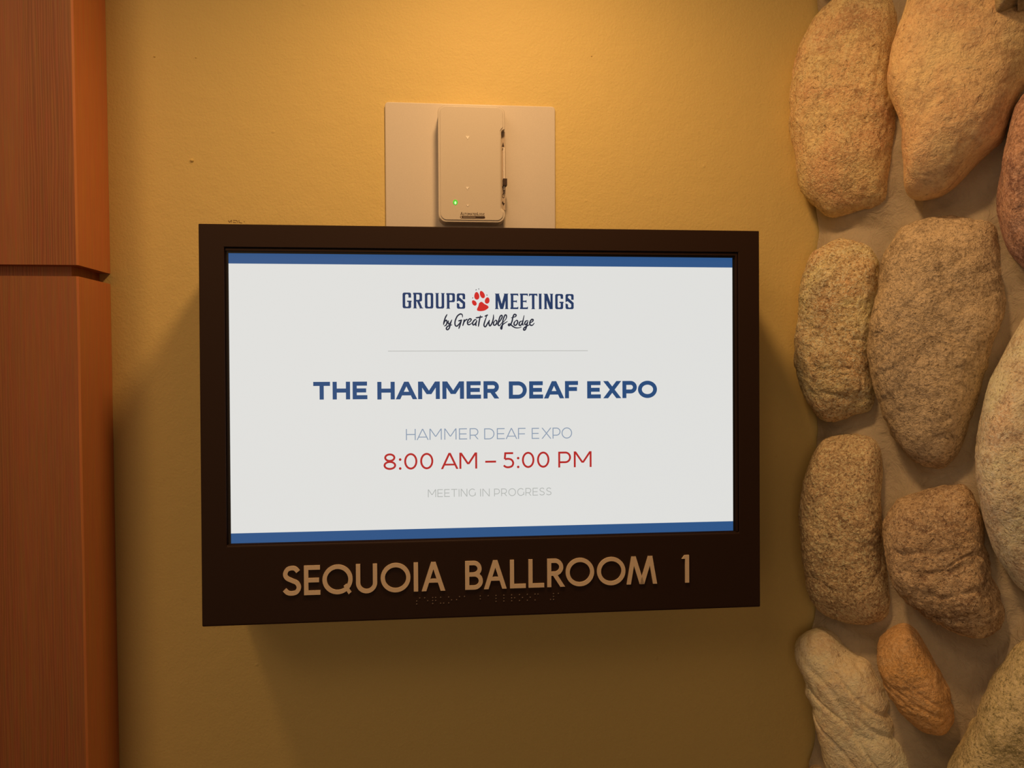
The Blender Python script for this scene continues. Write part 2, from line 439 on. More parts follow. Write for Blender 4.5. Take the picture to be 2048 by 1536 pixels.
def build_stone(idx, S):
    pts = closed_spline(S['o'], 720)
    cx = sum(p[0] for p in pts) / 720; cy = sum(p[1] for p in pts) / 720
    # where the stone sits: on the mortar, lifted
    c = hit(cx, cy, PM, NM)
    c = hit(cx, cy, c + NM * S['l'], NS)
    # goal outline radius per angle (photo) and the ring of real points in the stone's own plane
    ang = np.array([math.atan2(p[1] - cy, p[0] - cx) for p in pts]); rad = np.array([math.hypot(p[0] - cx, p[1] - cy) for p in pts])
    th = np.linspace(-math.pi, math.pi, NTH, endpoint=False)
    o_ = np.argsort(ang); goal = np.interp(th, ang[o_], rad[o_], period=2 * math.pi)
    cN = np.array(c); n_ = np.array(NS); du = np.array(DS); dz = np.array((0, 0, 1.0))
    r = goal.copy()
    ph = np.linspace(-math.pi / 2, math.pi / 2, NPH)
    e1, e2 = 0.62, 0.80
    cph = np.cos(ph) ** e1; sph = np.sign(np.sin(ph)) * np.abs(np.sin(ph)) ** e2
    T = S['t'] * 0.85
    for it in range(7):
        # ring points: photo offsets carried to the stone's plane
        ring = []
        for a, rr in zip(th, r):
            p = hit(cx + rr * math.cos(a), cy + rr * math.sin(a), c, NS)
            ring.append(np.array(p) - cN)
        ring = np.array(ring)
        ft = np.fft.fft(ring, axis=0); kk = np.abs(np.fft.fftfreq(NTH, 1 / NTH)); ft[kk > 2] = 0
        soft = np.real(np.fft.ifft(ft, axis=0))
        bl = (cph ** 1.4)[:, None, None]
        V = cN + (soft[None] * (1 - bl) + ring[None] * bl) * cph[:, None, None] + n_ * (sph * T)[:, None, None]
        q = proj_np(V.reshape(-1, 3)) - np.array([cx, cy])
        qa = np.arctan2(q[:, 1], q[:, 0]); qr = np.hypot(q[:, 0], q[:, 1])
        bins = ((qa + math.pi) / (2 * math.pi) * NTH).round().astype(int) % NTH
        sil = np.zeros(NTH); np.maximum.at(sil, bins, qr)
        bad = sil < 1
        sil[bad] = goal[bad]
        # light smoothing
        ratio = goal / sil
        for _ in range(14): ratio = (np.roll(ratio, 1) + ratio * 2 + np.roll(ratio, -1)) / 4
        if it < 6: r = r * np.clip(ratio, 0.6, 1.5)
    stone_rings.append(ring + cN)
    # surface relief
    V = V.reshape(-1, 3); ctr = cN
    out = []
    pit = S['pit']
    for p in V:
        d = Vector(p - ctr)
        L = d.length
        s = Vector(p) * 1.0 + Vector((idx * 3.1, idx * 1.7, 0))
        h = 0.0042 * noise.noise(s * 17) + 0.0016 * noise.noise(s * 38) * pit
        h += 0.0010 * pit * noise.noise(s * 95) + 0.0006 * pit * noise.noise(s * 210)
        rg = noise.noise(s * 26 + Vector((9, 2, 5)))
        h -= 0.0022 * pit * max(0, 1 - abs(rg) * 9) * max(0, noise.noise(s * 9 + Vector((4, 4, 4))) + .1)
        for (ca, f1, f2, amp, zlo, zhi) in S.get('crease', ()):
            u1 = p[1] * -1.0 + p[0]; zz = p[2]
            al = math.cos(ca) * u1 + math.sin(ca) * zz; ac = -math.sin(ca) * u1 + math.cos(ca) * zz
            q = noise.noise(Vector((al * f1 + idx, ac * f2, idx * 2.0)))
            fade = max(0.0, min(1.0, (zhi - zz) / .02)) * max(0.0, min(1.0, (zz - zlo) / .02))
            h -= amp * fade * max(0.0, 1 - abs(q) * 5.5)
        out.append(Vector(p) + d * (h / max(L, 0.03)))
    fs = []
    for j in range(NPH - 1):
        for i in range(NTH):
            k = (i + 1) % NTH
            fs.append((j * NTH + i, j * NTH + k, (j + 1) * NTH + k, (j + 1) * NTH + i))
    c1, c2, dk, lt = (tuple(min(.95, q * 1.38) for q in col) for col in S['c'])
    warm = lambda col, g: tuple(q * k * g for q, k in zip(col, (1.03, .965, .87)))
    c1, c2, dk, lt = warm(c1, .88), warm(c2, 1.04), warm(dk, 1), warm(lt, 1)
    if S['l'] < .04: c1, c2 = (tuple(min(.97, q * 1.20) for q in col) for col in (c1, c2))
    dk = tuple(q * .72 for q in dk)
    m = make_stone('river_stone_' + str(idx), c1, c2, dk, lt, idx * 2.37 + 1, 1.0, S['pit'], S['speck'])
    return out, fs, m, c


built = [build_stone(i, S) for i, S in enumerate(STONES)]

# mortar: a thick uneven bed that swells up around the stones
UMAX, VLO, VHI = 0.95, -0.80, 0.75
nu, nv = 290, 430
us = np.linspace(0, UMAX, nu); vs2 = np.linspace(VLO, VHI, nv)
duN, nmN, pmN = np.array(DU), np.array(NM), np.array(PM)
uu, vv = np.meshgrid(us, vs2)
H = np.zeros_like(uu)
dmin = np.full(uu.shape, 9.0)
for rg in stone_rings:
    ru = (rg - pmN) @ duN; rz = rg[:, 2]
    cu, cz = ru.mean(), rz.mean()
    a = np.arctan2(rz - cz, ru - cu); rr = np.hypot(ru - cu, rz - cz); o_ = np.argsort(a)
    ga = np.arctan2(vv - cz, uu - cu); gr = np.hypot(uu - cu, vv - cz)
    dist = gr - np.interp(ga, a[o_], rr[o_], period=2 * math.pi)
    dmin = np.minimum(dmin, dist)
H += 0.012 * np.exp(-(np.clip(dmin, 0, 1) / 0.014) ** 1.3)
verts = []
for j in range(nv):
    for i in range(nu):
        u_, v_ = us[i], vs2[j]
        s = Vector((u_, v_, 0.3))
        h = H[j, i] + 0.0035 * max(0, noise.noise(s * 24 + Vector((3, 8, 1)))) + 0.006 * noise.noise(s * 11) + 0.0016 * noise.noise(s * 45) + 0.0005 * noise.noise(s * 150)
        h += 0.008
        verts.append(PM + DU * float(u_) + NM * float(h) + Vector((0, 0, float(v_))))
faces = [(j * nu + i, (j + 1) * nu + i, (j + 1) * nu + i + 1, j * nu + i + 1) for j in range(nv - 1) for i in range(nu - 1)]
# thickness: a back sheet and plain continuation to floor and ceiling
k = len(verts)
e0 = PM + DU * -0.02 - NM * 0.0; e1_ = PM + DU * UMAX
bk = -NM * 0.18
for (p, z) in ((e0, -1.5), (e1_, -1.5), (e1_ + bk, -1.5), (e0 + bk, -1.5), (e0, VLO + .01), (e1_, VLO + .01), (e1_ + bk, VLO + .01), (e0 + bk, VLO + .01),
               (e0, VHI - .01), (e1_, VHI - .01), (e1_ + bk, VHI - .01), (e0 + bk, VHI - .01), (e0, 1.2), (e1_, 1.2), (e1_ + bk, 1.2), (e0 + bk, 1.2)):
    verts.append(Vector((p.x, p.y, z)))
for b0 in (k, k + 8):
    for (a, b_, c_, d_) in ((0, 1, 5, 4), (1, 2, 6, 5), (2, 3, 7, 6), (3, 0, 4, 7), (3, 2, 1, 0), (4, 5, 6, 7)):
        faces.append((b0 + a, b0 + b_, b0 + c_, b0 + d_))
faces += [(k + 5, k + 6, k + 10, k + 9), (k + 6, k + 7, k + 11, k + 10)]
mort = mesh('wall_right', verts, faces, M_MORTAR, smooth=True); mort['kind'] = 'structure'
mort['label'] = 'river stone wall set in smoothed tan mortar'
for (vv_, ff_, m_, c_), S in zip(built, STONES):
    o = mesh('stone', vv_, ff_, m_, mort, origin=c_, smooth=True); o['label'] = S['label']
    o['at'] = tuple(c_)
# the wall goes on to the right of the photograph: more of the same stones, turned and resized
src = [o for o in mort.children if o.name.startswith('stone')]
uE = (hit(2048, 768, PM, NM) - PM).dot(DU)
more_st = [(0, .165, .57, 180, 1.0), (4, .150, .30, 172, 1.05), (7, .16, .06, 8, .95), (8, .155, -.16, 95, .9), (5, .17, -.42, 175, .85),
           (1, .285, .44, 100, .8), (9, .29, .14, 160, .8), (6, .29, -.20, 178, .8), (10, .28, -.46, 20, 1.2), (3, .40, .28, 12, 1.0), (7, .405, .0, 190, 1.1), (4, .41, -.33, 5, 1.1), (8, .40, .55, 30, 1.0)]
for k, du_, z_, rot, scl in more_st:
    c = src[k].copy(); sc.collection.objects.link(c); c.parent = mort
    if 'label' in c: del c['label']
    p = PM + DU * (uE + du_ - .035) + NM * (.022) + Vector((0, 0, z_ + Z0)) - mort.location
    c.location = p; c.rotation_mode = 'QUATERNION'
    from mathutils import Quaternion
    c.rotation_quaternion = Quaternion(NM, math.radians(rot)); c.scale = (scl, scl, scl)
for o in mort.children:
    if 'at' in o: del o['at']

# ------------------------------------------------------------------ the sign with its lit screen
DEP, TILT = 0.12, -0.0189
SN = Vector((0, -math.cos(TILT), -math.sin(TILT)))      # out of the sign's face
SU = Vector((0, -math.sin(TILT), math.cos(TILT)))       # up along the face
SP = Vector((0, -DEP, 0))


def S2(x, z, out=0.0):
    return SP + Vector((x, 0, 0)) + SU * z + SN * out


def loc2(px, py, out=0.0):
    p = hit(px, py, SP + SN * out, SN) - SP
    return p.x, p.dot(SU)


L0, R0, T0, B0 = -0.2929, 0.2933, 0.1766, -0.2312
sign = root('room_sign', (0, 0, -0.23), 'dark brown framed room sign with a lit event screen and raised tan lettering', 'sign')


def ring_face(o4, i4, yo, yi):
    pass


# opening of the frame
oL, oT = loc2(448, 494); oR, _ = loc2(1477, 505); _, oB = loc2(900, 1080)
sL, sR, sT, sB = (q * 0.9968 for q in (-0.2655, 0.2655, 0.1482, -0.1485))
IN = -0.006
# frame: front ring, opening reveals, outer sides, back on the wall
fv = [S2(L0, T0), S2(R0, T0), S2(R0, B0), S2(L0, B0), S2(oL, oT), S2(oR, oT), S2(oR, oB), S2(oL, oB),
      S2(oL, oT, -.012), S2(oR, oT, -.012), S2(oR, oB, -.012), S2(oL, oB, -.012)]
for (x, z) in ((L0, T0), (R0, T0), (R0, B0), (L0, B0)):
    p = S2(x, z); fv.append(Vector((x, -0.0003, p.z)))
ff = []
for i in range(4):
    j = (i + 1) % 4
    ff.append((i, 4 + i, 4 + j, j)); ff.append((4 + i, 8 + i, 8 + j, 4 + j)); ff.append((i, j, 12 + j, 12 + i))
ff.append((8, 11, 10, 9)); ff.append((12, 13, 14, 15))
frame = bevel(mesh('frame', fv, ff, M_FRAME, sign, origin=S2(0, 0)), 0.0013, 3)


def slab(x0, x1, z0, z1, o0, o1, xi=0):
    v = []
    for o in (o0, o1):
        v += [S2(x0, z0, o), S2(x1, z0, o), S2(x1, z1, o), S2(x0, z1, o)]
    return v, [(0, 1, 2, 3), (7, 6, 5, 4), (0, 4, 5, 1), (1, 5, 6, 2), (2, 6, 7, 3), (3, 7, 4, 0)]


# inner lip of the frame, then the black bezel, then the lit panel
def ring_slab(x0, x1, z0, z1, a0, a1, b0, b1, o0, o1):
    v = []
    for o in (o0, o1):
        v += [S2(x0, z0, o), S2(x1, z0, o), S2(x1, z1, o), S2(x0, z1, o), S2(a0, b0, o), S2(a1, b0, o), S2(a1, b1, o), S2(a0, b1, o)]
    f_ = []
    for i in range(4):
        j = (i + 1) % 4
        f_ += [(8 + i, 8 + j, 12 + j, 12 + i), (i, 4 + i, 4 + j, j), (i, j, 8 + j, 8 + i), (4 + i, 12 + i, 12 + j, 4 + j)]
    return v, f_


g = 0.0022
v, f = ring_slab(oL + .001, oR - .001, oB + .001, oT - .001, sL - g, sR + g, sB - g, sT + g, -.012, -.0013)
bevel(mesh('inner_lip', v, f, M_FRAME, sign, origin=S2(0, 0)), 0.0006, 2)
v, f = ring_slab(sL - g - .001, sR + g + .001, sB - g - .001, sT + g + .001, sL, sR, sB, sT, -.0115, -.0034)
o = mesh('bezel', v, f, M_BEZEL, sign, origin=S2(0, 0)); o['label'] = 'thin black display bezel'
SO = -0.0042                                            # level of the lit surface behind the frame face
v, f = slab(sL - .0005, sR + .0005, sB - .0005, sT + .0005, -.0114, SO)
screen = mesh('screen', v, f, M_SCREEN, sign, origin=S2(0, 0, SO)); screen['label'] = 'lit white event display screen'


def L(px, py): return loc2(px, py, SO)


def flat(name, polys, mat, parent, out, thick=0.00012, label=None):
    """thin raised plates on the sign's plane; polys: lists of (x, z)"""
    v, f = [], []
    comp, prev, th0 = 0, set(), thick
    for poly in polys:
        n = len(poly); k = len(v)
        cur = {(round(q[0], 6), round(q[1], 6)) for q in poly}
        if prev and not (cur & prev): comp += 1
        prev = cur
        thick = th0 * (1 + 0.002 * comp) if th0 > .001 else th0 + 1e-6 * (comp % 5)
        area = sum(poly[i][0] * poly[(i + 1) % n][1] - poly[(i + 1) % n][0] * poly[i][1] for i in range(n))
        if abs(area) < 1e-14: continue
        if area < 0: poly = poly[::-1]
        v += [S2(x, z, out + thick) for x, z in poly] + [S2(x, z, out) for x, z in poly]
        f.append(tuple(range(k, k + n)))
        for i in range(n):
            j = (i + 1) % n
            f.append((k + i, k + n + i, k + n + j, k + j))
    c = sum((Vector(q) for q in v), Vector()) / len(v)
    o = mesh(name, v, f, mat, parent, origin=c)
    if label: o['label'] = label
    return o


# ---- letter shapes in a box w wide and 1 high with stroke s
def bx(x0, y0, x1, y1): return [[(x0, y0), (x1, y0), (x1, y1), (x0, y1)]]


def dg(x0, y0, x1, y1, h): return [[(x0 - h / 2, y0), (x0 + h / 2, y0), (x1 + h / 2, y1), (x1 - h / 2, y1)]]


def arc(cx, cy, rx, ry, a0, a1, sx, sy=None, n=None):
    sy = sx if sy is None else sy
    n = n or max(6, int(abs(a1 - a0) / 7)); out = []
    for k in range(n):
        a = math.radians(a0 + (a1 - a0) * k / n); b = math.radians(a0 + (a1 - a0) * (k + 1) / n)
        out.append([(cx + rx * math.cos(a), cy + ry * math.sin(a)), (cx + rx * math.cos(b), cy + ry * math.sin(b)),
                    (cx + (rx - sx) * math.cos(b), cy + (ry - sy) * math.sin(b)), (cx + (rx - sx) * math.cos(a), cy + (ry - sy) * math.sin(a))])
    return out


def open_spline(P, n=8):
    out = []
    for i in range(len(P) - 1):
        p0 = P[max(i - 1, 0)]; p1 = P[i]; p2 = P[i + 1]; p3 = P[min(i + 2, len(P) - 1)]
        for k in range(n):
            t = k / n
            out.append(tuple(0.5 * ((2 * b) + (-a + c) * t + (2 * a - 5 * b + 4 * c - d) * t * t + (-a + 3 * b - 3 * c + d) * t ** 3) for a, b, c, d in zip(p0, p1, p2, p3)))
    out.append(P[-1]); return out


def stroke(P, w, n=8, taper=False):
    Q = open_spline(P, n); m = len(Q); L_, R2 = [], []
    for i, (x, y) in enumerate(Q):
        a = Q[max(i - 1, 0)]; b = Q[min(i + 1, m - 1)]
        dx, dy = b[0] - a[0], b[1] - a[1]; l = math.hypot(dx, dy) or 1
        t = i / (m - 1)
        ww = w * (0.45 + 0.55 * min(1, 5 * t, 5 * (1 - t))) if taper else w
        L_.append((x - dy / l * ww / 2, y + dx / l * ww / 2)); R2.append((x + dy / l * ww / 2, y - dx / l * ww / 2))
    return [[L_[i], L_[i + 1], R2[i + 1], R2[i]] for i in range(m - 1)]


def bowl(x0, x1, y0, y1, s):
    """stem-attached bowl: bars and a half round"""
    ry = (y1 - y0) / 2; rx = min(ry, (x1 - x0) * 0.75)
    return bx(x0, y0, x1 - rx, y0 + s) + bx(x0, y1 - s, x1 - rx, y1) + arc(x1 - rx, (y0 + y1) / 2, rx, ry, -90, 90, s, n=20)


def glyph(ch, w, s, futura=False):
    if ch == 'T': return bx(0, 1 - s, w, 1) + bx(w / 2 - s / 2, 0, w / 2 + s / 2, 1)
    if ch == 'H': return bx(0, 0, s, 1) + bx(w - s, 0, w, 1) + bx(s, .5 - s / 2, w - s, .5 + s / 2)
    if ch == 'E': return bx(0, 0, s, 1) + bx(s, 0, w, s) + bx(s, 1 - s, w * .98, 1) + bx(s, .5 - s / 2, w * .92, .5 + s / 2)
    if ch == 'F': return bx(0, 0, s, 1) + bx(s, 1 - s, w, 1) + bx(s, .42, w * .92, .42 + s)
    if ch == 'L': return bx(0, 0, s, 1) + bx(s, 0, w, s)
    if ch == 'I': return bx(0, 0, w, 1)
    if ch == 'D':
        rx = min(.5, w - s); return bx(0, 0, s, 1) + bx(s, 0, w - rx, s) + bx(s, 1 - s, w - rx, 1) + arc(w - rx, .5, rx, .5, -90, 90, s, n=24)
    if ch == 'A':
        h = s * 1.1; b = .22 if not futura else .29
        xl = lambda y: h / 2 + (w / 2 - h / 2) * y
        return dg(h / 2, 0, w / 2, 1, h) + dg(w - h / 2, 0, w / 2, .9995, h) + [[(xl(b), b), (w - xl(b), b), (w - xl(b + s * .9), b + s * .9), (xl(b + s * .9), b + s * .9)]]
    if ch == 'M':
        if futura:
            h = s * 1.03; q = .155 * w
            return dg(h / 2, 0, q + h / 2, 1, h) + dg(w - h / 2, 0, w - q - h / 2, 1, h) + dg(q + h / 2, 1, w / 2, 0, h * 1.12) + dg(w - q - h / 2, 1, w / 2, 0, h * 1.12)
        h = s * 1.18; b = .28
        return bx(0, 0, s, 1) + bx(w - s, 0, w, 1) + dg(h / 2, 1, w / 2, b, h) + dg(w - h / 2, 1, w / 2, b, h)
    if ch == 'N': return bx(0, 0, s, 1) + bx(w - s, 0, w, 1) + dg(s * .62, 1, w - s * .62, 0, s * 1.24)
    if ch == 'X': h = s * 1.25; return dg(h / 2, 0, w - h / 2, 1, h) + dg(h / 2, 1, w - h / 2, 0, h)
    if ch == 'P': return bx(0, 0, s, 1) + bowl(s, w, .27, 1, s)
    if ch == 'R': return bx(0, 0, s, 1) + bowl(s, w * (.98 if not futura else .90), .33 if not futura else .40, 1, s) + dg(w - s * .6, 0, w * (.50 if not futura else .42) + s * .1, .42, s * 1.2)
    if ch == 'B': return bx(0, 0, s, 1) + bowl(s, w * .93, .53 - s / 2, 1, s) + bowl(s, w, 0, .53 + s / 2, s)
    if ch in 'O0': return arc(w / 2, .5, w / 2, .505, 0, 360, s, n=48)
    if ch == 'Q': return arc(w / 2, .5, w / 2, .505, 0, 360, s, n=48) + [[(w * .70, .27), (w * .79, .34), (w * .955, .06), (w * .865, -.02)]]
    if ch == 'U': return bx(0, w / 2, s, 1) + bx(w - s, w / 2, w, 1) + arc(w / 2, w / 2, w / 2, w / 2 + .005, 180, 360, s, n=26)
    if ch == 'G': return arc(w * .52, .5, w * .52, .505, 42, 322, s, n=34) + bx(w - s, .12, w, .5) + (bx(w * .55, .5 - s, w, .5) if futura else [])
    if ch == 'C': return arc(w * .54, .5, w * .54, .505, 45, 315, s, n=30)
    if ch == 'S':
        P = [(.93, .855), (.74, .975), (.48, 1.0), (.20, .945), (.06, .77), (.18, .61), (.5, .51), (.84, .41), (.98, .23), (.82, .05), (.5, 0), (.22, .03), (0, .15)]
        return stroke([(s / 2 + x * (w - s), s / 2 + y * (1 - s)) for x, y in P], s)
    if ch == '5':
        P = [(.12, .57), (.45, .60), (.8, .53), (.98, .31), (.85, .08), (.5, 0), (.2, .03), (0, .14)]
        return stroke([(s / 2 + x * (w - s), s / 2 + y * (1 - s)) for x, y in P], s) + bx(w * .14, 1 - s, w * .9, 1) + dg(w * .1 + s * .45, .57, w * .14 + s / 2, 1, s)
    if ch == '8': return arc(w / 2, .745, w * .44, .26, 0, 360, s, n=36) + arc(w / 2, .27, w / 2, .275, 0, 360, s, n=36)
    if ch == ':': return arc(w / 2, .07, w / 2, w / 2, 0, 360, w / 2, n=14) + arc(w / 2, .62, w / 2, w / 2, 0, 360, w / 2, n=14)
    if ch == '-': return bx(0, .36, w, .36 + s)
    if ch == '1': return bx(w - s, 0, w, 1) + [[(0, .86), (w - s, 1), (w - s, .86 + .03), (.1, .8)]] if not futura else bx(w - s, 0, w, 1) + [[(0, .87), (.10, 1), (w - s, 1), (w - s, .87), (w*.5, .87)]]
    return []


WID = dict(T=.88, H=.92, E=.78, F=.74, A=1.14, M=1.16, R=.85, D=1.0, X=1.04, P=.83, O=1.10, N=.94, G=1.0, I=.16, S=.80, L=.72, C=1.0, U=.9, B=.85)
WID.update({'8': .80, '0': .84, '5': .78, ':': .17, '-': .55})


def word(txt, px0, px1, top0, bot0, top1, bot1, s, gap=.17, small=None):
    """a word between two columns of the photograph, laid on the sign plane"""
    xa, zt0 = L(px0, top0); _, zb0 = L(px0, bot0); xb, zt1 = L(px1, top1); _, zb1 = L(px1, bot1)
    zt = (zt0 + zt1) / 2; zb = (zb0 + zb1) / 2; h = zt - zb
    adv = []; x = 0
    for i, ch in enumerate(txt):
        wd = WID[ch] if ch != 'I' else max(s, .1)
        g_ = gap
        if i + 1 < len(txt):
            if ch in 'A' or txt[i + 1] in 'A': g_ = gap * .35
            if ch in 'XOPTF' and txt[i + 1] in 'XOPTAE': g_ = gap * .5
            if ch == ':' or txt[i + 1] == ':': g_ = gap * .95
        adv.append((ch, x, wd)); x += wd + g_
    x -= g_
    k = (xb - xa) / x
    polys = []
    for ch, x0, wd in adv:
        for poly in glyph(ch, wd * k / h, s):
            polys.append([(xa + x0 * k + p[0] * h, zb + p[1] * h) for p in poly])
    return polys


def row(words, s, gap=.17):
    out = []
    for wdef in words: out += word(*wdef, s=s, gap=gap)
    return out


# bands
_, zt = L(960, 537 - 4.5); _, zb = L(960, 1073 - 3)
zt = L(460, 527)[1]; zb = L(462, 1067)[1]
flat('blue_band', [[(sL, zt), (sR, zt), (sR, sT), (sL, sT)]], M_BLUE, screen, SO, label='blue band along the screen top')
flat('blue_band', [[(sL, sB), (sR, sB), (sR, zb), (sL, zb)]], M_BLUE, screen, SO, label='blue band along the screen bottom')
a = L(776, 702.3); b_ = L(1175.5, 702.6)
flat('divider_line', [[(a[0], a[1] - .0003), (b_[0], a[1] - .0003), (b_[0], a[1] + .0003), (a[0], a[1] + .0003)]], M_LINE, screen, SO, label='thin grey divider line')
flat('heading_text', row([('THE', 626.4, 734.6, 763.7, 799.2, 763.2, 798.6), ('HAMMER', 754.5, 998.3, 763.3, 798.7, 762.6, 797.4),
                          ('DEAF', 1017.6, 1156, 762.6, 797.4, 762.2, 796.6), ('EXPO', 1174.2, 1313.8, 762.2, 796.6, 761.7, 796)], .232, .135),
     M_NAVY, screen, SO, label='bold navy line of capitals')
flat('event_text', row([('HAMMER', 811.8, 957, 857.6, 880, 856.8, 878.8), ('DEAF', 968.3, 1051, 856.6, 878.6, 856, 877.8), ('EXPO', 1063.4, 1144, 855.8, 877.6, 855, 877)], .085, .24),
     M_GREYB, screen, SO, label='thin grey blue line of capitals')
flat('time_text', row([('8:00', 766.9, 866.5, 907, 939.6, 906, 938.4), ('AM', 881.6, 954.2, 905.8, 938.2, 905, 937.3), ('-', 970.3, 992, 905, 937, 904.6, 936.6),
                       ('5:00', 1005.4, 1098.7, 904.4, 936.4, 903.4, 935.2), ('PM', 1116.4, 1183, 903.2, 935, 902.5, 934)], .122, .18),
     M_RED, screen, SO, label='red line showing the hours')
flat('status_text', row([('MEETING', 855.8, 951.3, 978.5, 994.2, 977.6, 993), ('IN', 960.2, 979.3, 977.5, 992.9, 977.2, 992.6), ('PROGRESS', 988.2, 1103, 977, 992.4, 975.4, 990.5)], .095, .2),
     M_GREY, screen, SO, label='pale grey line of small capitals')


# slab-serif logo capitals
def rr_pts(x0, y0, x1, y1, r, n=5):
    P = []
    for (cx, cy, a) in ((x1 - r, y1 - r, 0), (x0 + r, y1 - r, 90), (x0 + r, y0 + r, 180), (x1 - r, y0 + r, 270)):
        for k in range(n + 1):
            t = math.radians(a + 90 * k / n); P.append((cx + r * math.cos(t), cy + r * math.sin(t)))
    return P


def rr_ring(x0, y0, x1, y1, sv, sh, r, i0=None, i1=None):
    n = 5; A = rr_pts(x0, y0, x1, y1, r, n); B = rr_pts(x0 + sv, y0 + sh, x1 - sv, y1 - sh, max(.03, r * .75), n)
    m = len(A); out = []
    rng = range(m) if i0 is None else range(i0, i1)
    for i in rng: out.append([A[i % m], A[(i + 1) % m], B[(i + 1) % m], B[i % m]])
    return out


def serif(xc, y, hw, up):
    d = .05 * up
    return [[(xc - hw, y), (xc + hw, y), (xc + hw * .72, y + d), (xc - hw * .72, y + d)]]


def slabg(ch, w):
    s, t, r = .165, .105, .11
    if ch == 'O': return rr_ring(0, 0, w, 1, s, t, r)
    if ch == 'G':
        return rr_ring(0, 0, w * .95, 1, s, t, r, 0, 17) + rr_ring(0, 0, w * .95, 1, s, t, r, 17, 23) + bx(w * .95 - s, .68, w * .95, .90) + bx(w * .95 - s, .08, w * .95, .47) + bx(w * .50, .40, w, .49)
    if ch == 'U': return bx(.035, .1, .035 + s, 1) + bx(w - s - .035, .1, w - .035, 1) + rr_ring(.035, 0, w - .035, 1, s, t, r, 11, 23) + serif(s / 2 + .035, 1, s / 2 + .05, -1) + serif(w - s / 2 - .035, 1, s / 2 + .05, -1)
    if ch == 'P': return bx(.035, 0, .035 + s, 1) + rr_ring(.0, .42, w, 1, s, t, r, 0, 6) + rr_ring(.0, .42, w, 1, s, t, r, 17, 24) + bx(0, 1 - t, w * .7, 1) + bx(.1, .42, w * .7, .42 + t) + serif(.035 + s / 2, 0, s / 2 + .05, 1)
    if ch == 'R': return bx(.035, 0, .035 + s, 1) + rr_ring(.0, .44, w * .92, 1, s, t, r, 0, 6) + rr_ring(.0, .44, w * .92, 1, s, t, r, 17, 24) + bx(0, 1 - t, w * .7, 1) + bx(.1, .44, w * .62, .44 + t) + serif(.035 + s / 2, 0, s / 2 + .05, 1) + dg(w * .50, .48, w - s * .62, 0, s * 1.0) + serif(w - s * .6, 0, s / 2 + .05, 1)
    if ch == 'S':
        return (rr_ring(0, .35, w, 1, s, t, r, 0, 12)[0:] + bx(w - s, .62, w, .9) + bx(0, .62, s, .9) + [[(0, .70), (s, .62), (w, .34), (w, .40), (w - .02, .5), (s, .78), (0, .80)][:4]]
                + [[(0, .64), (0, .72), (s * 1.1, .74), (w, .42), (w, .30), (w - s, .33)]] + rr_ring(0, 0, w, .5, s, t, r, 11, 23) + bx(w - s, .1, w, .36) + bx(0, .1, s, .33))
    if ch == 'M':
        return bx(.03, 0, .03 + s * .95, 1) + bx(w - s * .95 - .03, 0, w - .03, 1) + dg(.03 + s * .75, 1, w / 2, 0, s * 1.15) + dg(w - .03 - s * .75, 1, w / 2, 0, s * 1.15) + serif(s / 2 + .03, 0, s / 2 + .05, 1) + serif(w - s / 2 - .03, 0, s / 2 + .05, 1) + serif(s / 2 + .06, 1, s / 2 + .08, -1) + serif(w - s / 2 - .06, 1, s / 2 + .08, -1)
    if ch == 'E': return bx(.03, 0, .03 + s, 1) + bx(0, 0, w, t) + bx(0, 1 - t, w, 1) + bx(.1, .455, w * .83, .545) + [[(w, 0), (w, .17), (w - .1, .09)], [(w, 1), (w - .1, .91), (w, .83)], [(w * .83, .41), (w * .83, .59), (w * .68, .54), (w * .68, .46)]]
    if ch == 'T': return bx(w / 2 - s / 2, 0, w / 2 + s / 2, 1) + bx(0, 1 - t, w, 1) + [[(w, 1), (w - .1, .91), (w, .81)], [(0, 1), (0, .81), (.1, .91)]] + serif(w / 2, 0, s / 2 + .05, 1)
    if ch == 'I': return bx(w / 2 - s / 2, 0, w / 2 + s / 2, 1) + serif(w / 2, 0, w / 2, 1) + serif(w / 2, 1, w / 2, -1)
    if ch == 'N': return bx(.03, 0, .03 + s * .9, 1) + bx(w - .03 - s * .9, 0, w - .03, 1) + dg(.03 + s * .6, 1, w - .03 - s * .6, 0, s * 1.2) + serif(.03 + s / 2, 0, s / 2 + .05, 1) + serif(w - s / 2 - .03, 1, s / 2 + .04, -1) + serif(s / 2, 1, s / 2 + .03, -1)
    return []


def logo_letters(spec, ox, oy, sc_):
    out = []
    for ch, x0, x1, y0, y1 in spec:
        xa, zt_ = L(ox + x0 / sc_, oy + y0 / sc_); xb, zb_ = L(ox + x1 / sc_, oy + y1 / sc_); h = zt_ - zb_
        for poly in slabg(ch, (xb - xa) / h): out.append([(xa + p[0] * h, zb_ + p[1] * h) for p in poly])
    return out


G1 = [('G', 52, 238, 155, 478), ('R', 268, 470, 158, 480), ('O', 508, 683, 163, 482), ('U', 722, 917, 165, 483), ('P', 948, 1127, 167, 487), ('S', 1162, 1336, 172, 488)]
G2 = [('M', 215, 503, 185, 520), ('E', 546, 718, 185, 520), ('E', 753, 925, 185, 520), ('T', 948, 1130, 187, 521), ('I', 1152, 1228, 187, 521), ('N', 1270, 1470, 188, 521), ('G', 1512, 1694, 193, 522), ('S', 1735, 1912, 195, 522)]
flat('logo_text', logo_letters(G1, 800, 570, 10.24), M_LOGO, screen, SO, label='navy slab serif capitals left of the paw')
flat('logo_text', logo_letters(G2, 970, 570, 10.78), M_LOGO, screen, SO, label='navy slab serif capitals right of the paw')


def pp(x, y, ox, oy, k): return L(ox + x / k, oy + y / k)


